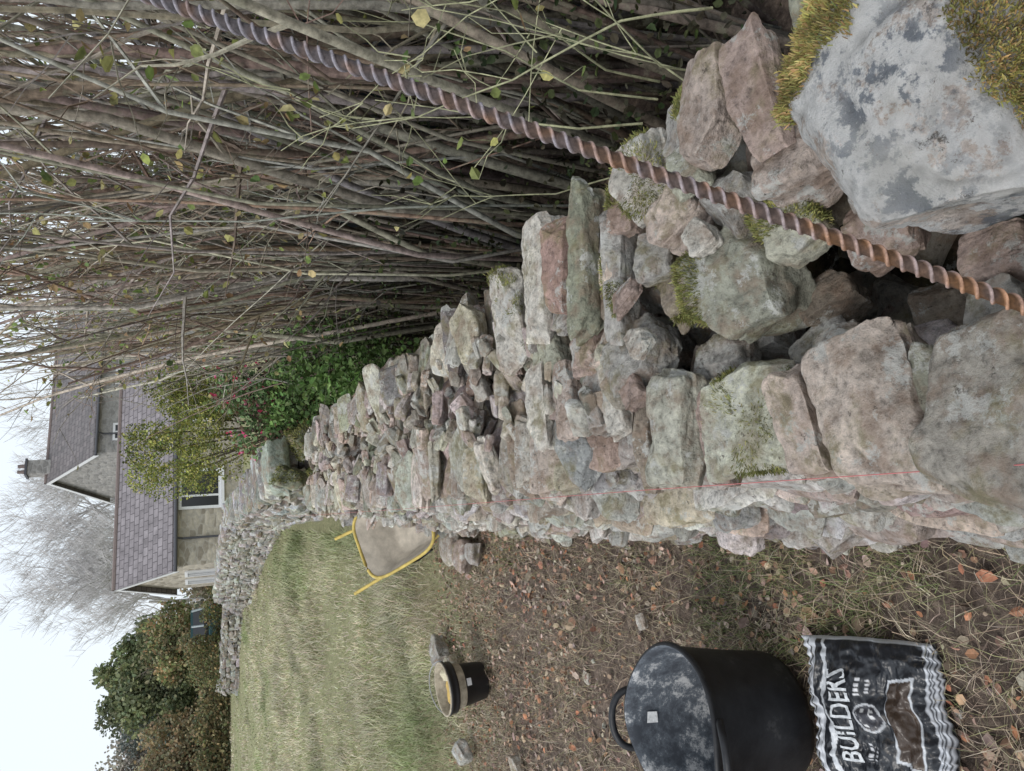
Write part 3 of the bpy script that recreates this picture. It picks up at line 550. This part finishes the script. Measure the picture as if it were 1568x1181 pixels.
def gable_house(name,loc,rz,L,D,E,R,wall,roof,wins,gwins=(),chim=()):
    e=empty(name,loc,rz)
    v=np.array([(0,0,-.3),(L,0,-.3),(L,D,-.3),(0,D,-.3),(0,0,E),(L,0,E),(L,D,E),(0,D,E)],float)
    add_mesh('walls',v,np.array([[0,1,5,4],[1,2,6,5],[2,3,7,6],[3,0,4,7]]),None,wall,False,e)
    v=np.array([(0,0,E),(0,D,E),(0,D/2,R),(L,0,E),(L,D,E),(L,D/2,R)],float); add_mesh('gables',v,np.array([[0,2,1],[3,4,5]]),None,wall,False,e)
    o=.22; sl=(R-E)/(D/2); th=.07
    def slope(sg):
        y0=-o if sg<0 else D+o; v=[]
        for dz in (.03,.03+th):
            v+=[(-o,y0,E-o*sl+dz),(L+o,y0,E-o*sl+dz),(L+o,D/2,R+dz),(-o,D/2,R+dz)]
        f=np.array([[4,5,6,7],[3,2,1,0],[0,1,5,4],[1,2,6,5],[3,0,4,7]]); add_mesh('roof_slope',np.array(v,float),f,None,roof,False,e)
    slope(-1);slope(1)
    v,f=tube([(-o-.01,D/2,R+.09),(L+o+.01,D/2,R+.09)],[.09,.09],8);add_mesh('ridge_tiles',v,f,None,M_ridge,False,e)
    for xx in (-o-.03,L+o+.005):
        for sg in (-1,1):
            y0=-o-.02 if sg<0 else D+o+.02; z0=E-(o+.02)*sl
            v=np.array([(xx,y0,z0-.12),(xx,y0,z0+.08),(xx,D/2,R+.08),(xx,D/2,R-.12)]+[(xx+.025,y0,z0-.12),(xx+.025,y0,z0+.08),(xx+.025,D/2,R+.08),(xx+.025,D/2,R-.12)],float)
            add_mesh('bargeboard',v,np.array([[0,1,2,3],[7,6,5,4],[0,4,5,1],[3,2,6,7]]),None,M_white,False,e)
    v,f=tube([(-o,-o-.06,E-o*sl-.02),(L+o,-o-.06,E-o*sl-.02)],[.06,.06],8);add_mesh('gutter',v,f,None,M_lead,False,e)
    v,f=tube([(.95,-o-.06,E-.2),(.95,-.07,E-.4),(.95,-.07,0)],[.04]*3,8);add_mesh('downpipe',v,f,None,M_lead,False,e)
    def window(ax,a,b,z0,z1,mull):
        def bx(nm,a0,a1,za,zb,p0,p1,m):
            if ax=='f': boxm(nm,a0,a1,-p1,-p0,za,zb,m,e)
            else: boxm(nm,-p1,-p0,a0,a1,za,zb,m,e)
        bx('window_pane',a+.05,b-.05,z0+.05,z1-.05,.004,.02,M_glass); w=.1
        bx('window_frame',a,a+w,z0,z1,.003,.06,M_white);bx('window_frame',b-w,b,z0,z1,.003,.06,M_white);bx('window_frame',a+w,b-w,z0,z0+w,.003,.06,M_white);bx('window_frame',a+w,b-w,z1-w,z1,.003,.06,M_white)
        for m in mull: bx('mullion',a+(b-a)*m-.035,a+(b-a)*m+.035,z0+w,z1-w,.003,.055,M_white)
        bx('sill',a-.08,b+.08,z0-.1,z0-.004,.003,.12,M_white)
    for w in wins: window('f',*w)
    for w in gwins: window('g',*w)
    for (x,y,h) in chim:
        boxm('chimney',x-.35,x+.35,y-.3,y+.3,R-.6,R+h,wall,e); boxm('chimney_cap',x-.42,x+.42,y-.37,y+.37,R+h,R+h+.1,M_lead,e)
        for k in (-.15,.15):
            v,f=tube([(x+k,y,R+h+.1),(x+k,y,R+h+.45)],[.1,.08],10);add_mesh('chimney_pot',v,f,None,M_ridge,True,e)
    return e
gable_house('stone_cottage',(-1.45,29.2,0),math.radians(13),8.5,5.2,2.45,4.3,M_wall,M_slate,[(2.0,3.5,.75,2.2,(.33,)),(5.4,6.6,.8,2.1,(.5,))],[(1.1,2.2,.6,2.0,(.33,.66)),(2.9,4.0,.6,2.0,(.33,.66))])
gable_house('grey_stone_house',(3.6,40,0),math.radians(16),12,7,6.1,8.4,M_grey,slate('dark_slate',(.13,.12,.12),(.18,.16,.16)),[(.6,1.5,3.9,5.3,(.5,)),(3.6,4.5,3.9,5.3,(.5,)),(1.0,1.9,.8,2.3,(.5,))],[],[(.6,3.5,.9)])
# ------------------------------------------------------------ car
car=empty('parked_car',(-4.4,36,0),math.radians(8)); M_car=plain('teal_paint',(.02,.07,.08),.3,.5,.1)
def loft(secs,name,mat):
    V=np.vstack([np.array(s,float) for s in secs]);m=len(secs[0]);i=np.arange(len(secs)-1)[:,None]*m;j=np.arange(m)[None,:];j2=(j+1)%m
    F=np.stack([i+j,i+j2,i+m+j2,i+m+j],-1).reshape(-1,4); o=add_mesh(name,V,F,None,mat,True,car,40)
    return o
def ring(y,w,z0,z1,tw=None): tw=tw or w; return [(-w,y,z0+.08),(-w+.08,y,z0),(w-.08,y,z0),(w,y,z0+.08),(tw,y,z1-.1),(tw-.1,y,z1),(-tw+.1,y,z1),(-tw,y,z1-.1)]
loft([ring(0,.05,.6,.9),ring(.01,.84,.45,1.05),ring(.15,.9,.4,1.12),ring(3.2,.9,.4,1.12),ring(4.1,.86,.42,.95),ring(4.2,.05,.5,.8)],'body',M_car)
loft([ring(.1,.05,1.1,1.3,.05),ring(.12,.84,1.08,1.2,.82),ring(.45,.84,1.08,1.78,.68),ring(2.3,.84,1.08,1.8,.68),ring(3.1,.82,1.08,1.15,.8),ring(3.12,.05,1.1,1.2,.05)],'cabin',M_glass)
loft([ring(.42,.05,1.74,1.8),ring(.43,.70,1.74,1.83),ring(2.35,.70,1.76,1.84),ring(2.36,.05,1.76,1.82)],'roof_panel',M_car)
for sx_ in (-.76,.0,.76):
    v,f=tube([(sx_,.10,1.1),(sx_*.85,.42,1.78)],[.05,.05],6);add_mesh('pillar',v,f,None,plain('pillar_grey',(.3,.35,.36),.4),False,car)
for sx_ in (-.78,.78):
    boxm('tail_lamp',sx_-.09,sx_+.09,-.02,.03,.8,1.0,plain('red_lens',(.4,.02,.02),.3),car)
    for yy in (.8,3.3):
        a=np.linspace(0,2*math.pi,25);v,f=tube(np.stack([np.full(25,sx_),yy+.22*np.cos(a),.33+.22*np.sin(a)],1),[.11]*25,8);add_mesh('wheel',v,f,None,M_blk,True,car)
# ------------------------------------------------------------ trees
def tree(name,loc,H,Rw,nleaf,size,pal,trunk=.2,bark=(.14,.12,.1),levels=3,zc=.58,bare=False,haze=0):
    A=Acc();tips=[]
    def grow(p,d,L,r,lv):
        n=6 if lv<3 else 4;P=[np.array(p,float)];dd=np.array(d,float)
        for i in range(n-1):
            dd=dd+rng.normal(0,.1,3)+np.array([0,0,.03]);dd/=np.linalg.norm(dd);P.append(P[-1]+dd*L/(n-1))
        P=np.array(P);v,f=tube(P,np.linspace(r,r*.5,n),6 if lv==0 else 4 if lv<3 else 3);A.add(v,f,bark)
        if lv>=levels: tips.append(P[-1]);return
        for k in range(5 if lv==0 else 4 if not bare else 5):
            i=int(rng.integers(2,n)); az=rng.uniform(0,6.28);el=rng.uniform(.2,1.0)
            nd=dd*.5+np.array([math.cos(az)*math.cos(el),math.sin(az)*math.cos(el),math.sin(el)*.8]);nd/=np.linalg.norm(nd);grow(P[i],nd,L*rng.uniform(.5,.75),max(r*.5,.012),lv+1)
        if lv>0: tips.append(P[-1])
    grow((0,0,0),(0,0,1),H*.5,trunk,0)
    e=A.build(name,M_bark,False); e.location=loc
    if nleaf:
        cs=[]
        for i in range(46):
            d=rng.normal(size=3);d/=np.linalg.norm(d);rr=rng.uniform(.25,.85);cs.append((np.array([0,0,H*zc])+d*rr*np.array([Rw,Rw,H*(1-zc)*1.0]),rng.uniform(.12,.28,3)*Rw*1.5))
        P=blob_fn(cs,1,.3)(nleaf);P=P[P[:,2]>.08*H];n=len(P);c=pick(pal,n,.3)*np.clip(.85+.6*vnoise(P*(2.2/Rw),7),.4,1.5)[:,None]
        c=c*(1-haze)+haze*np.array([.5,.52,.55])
        V,F,cc=leaves_mesh(P,rng.uniform(*size,n),c,.1,.8);add_mesh('foliage',V,F,cc,M_leaf,False,e)
    return e
G=[(.18,.22,.08),(.22,.25,.09),(.28,.28,.12),(.13,.17,.07)]; O=[(.40,.26,.12),(.42,.32,.16),(.3,.26,.14),(.26,.26,.12)]
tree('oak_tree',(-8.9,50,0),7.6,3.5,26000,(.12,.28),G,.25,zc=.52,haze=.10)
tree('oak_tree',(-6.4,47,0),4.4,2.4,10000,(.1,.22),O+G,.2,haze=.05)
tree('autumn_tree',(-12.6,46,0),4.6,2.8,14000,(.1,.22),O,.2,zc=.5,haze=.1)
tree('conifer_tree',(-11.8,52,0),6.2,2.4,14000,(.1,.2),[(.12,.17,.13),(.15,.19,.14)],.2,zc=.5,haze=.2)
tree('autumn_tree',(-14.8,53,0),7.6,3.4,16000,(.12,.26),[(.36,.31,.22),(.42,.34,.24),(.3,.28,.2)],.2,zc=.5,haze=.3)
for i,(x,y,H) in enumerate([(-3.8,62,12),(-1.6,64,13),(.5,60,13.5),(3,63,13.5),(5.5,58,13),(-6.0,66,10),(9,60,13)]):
    tree('bare_tree',(x,y,0),H,3,0,(1,1),G,.2,(.6,.58,.58),4 if i>4 else 5,bare=True)  # pale bark colour has distance haze painted in
def far(N):
    x=rng.uniform(-60,30,N);y=rng.uniform(64,90,N);top=2.6+1.3*vnoise(np.stack([x*.3,y*.1,0*x],1),3)+.6*vnoise(np.stack([x*1.3,y*.1,0*x],1),4);return np.stack([x,y,rng.uniform(0,1,N)**.7*top],1)
leafmass('distant_trees',far,30000,(.25,.5),[(.3,.27,.2),(.34,.3,.22),(.27,.28,.21),(.36,.28,.2)])
def fh(N):
    x=rng.uniform(-24,-5.5,N);y=rng.uniform(42,46,N);top=1.7+.7*vnoise(np.stack([x*.5,y*.2,0*x],1),3)+.5*vnoise(np.stack([x*2,y*.5,0*x],1),4);return np.stack([x,y,rng.uniform(0,1,N)**.8*top],1)
leafmass('field_hedge',fh,22000,(.1,.22),[(.2,.21,.1),(.3,.24,.13),(.36,.28,.15),(.15,.17,.09)])
cs=[((rng.uniform(-6.2,-2.6),rng.uniform(34,37),rng.uniform(.3,1.5)),rng.uniform(.4,.8,3)) for i in range(12)]
leafmass('garden_shrubs',blob_fn(cs,1),6000,(.06,.14),[(.22,.24,.1),(.32,.24,.12),(.17,.19,.09)])
# ------------------------------------------------------------ world, sun, camera
w=bpy.data.worlds.new('World');bpy.context.scene.world=w;w.use_nodes=True;nt=w.node_tree
el,rot=math.radians(52),math.radians(235)
sky=nt.nodes.new('ShaderNodeTexSky');sky.sky_type='NISHITA';sky.sun_disc=False;sky.sun_elevation=el;sky.sun_rotation=rot;sky.dust_density=3;sky.air_density=1.2
mx=nt.nodes.new('ShaderNodeMix');mx.data_type='RGBA';mx.inputs[0].default_value=.85;nt.links.new(sky.outputs[0],mx.inputs[6]);mx.inputs[7].default_value=(8.6,9.3,10.0,1)
bg=nt.nodes['Background'];nt.links.new(mx.outputs[2],bg.inputs[0]);bg.inputs[1].default_value=.12
sd=Vector((math.sin(rot)*math.cos(el),math.cos(rot)*math.cos(el),math.sin(el)))
L=bpy.data.lights.new('sun','SUN');L.energy=1.5;L.angle=math.radians(18);L.color=(1,.97,.93);so=bpy.data.objects.new('sun',L);C.objects.link(so);so.rotation_euler=sd.to_track_quat('Z','Y').to_euler()
cam=bpy.data.cameras.new('camera');cam.lens=26;cam.sensor_width=36;cam.clip_end=2000;cam.clip_start=.05
co_=bpy.data.objects.new('camera',cam);C.objects.link(co_)
yaw=math.radians(9.7);pit=math.radians(23.2)
fw=Vector((math.sin(yaw)*math.cos(pit),math.cos(yaw)*math.cos(pit),-math.sin(pit)));rt2=Vector((math.cos(yaw),-math.sin(yaw),0));up2=rt2.cross(fw)
Mx=Matrix((( -up2.x,rt2.x,-fw.x,0),(-up2.y,rt2.y,-fw.y,0),(-up2.z,rt2.z,-fw.z,1.65),(0,0,0,1)))
co_.matrix_world=Mx
sc=bpy.context.scene;sc.camera=co_;sc.view_settings.view_transform='Standard';sc.view_settings.look='None';sc.view_settings.exposure=0
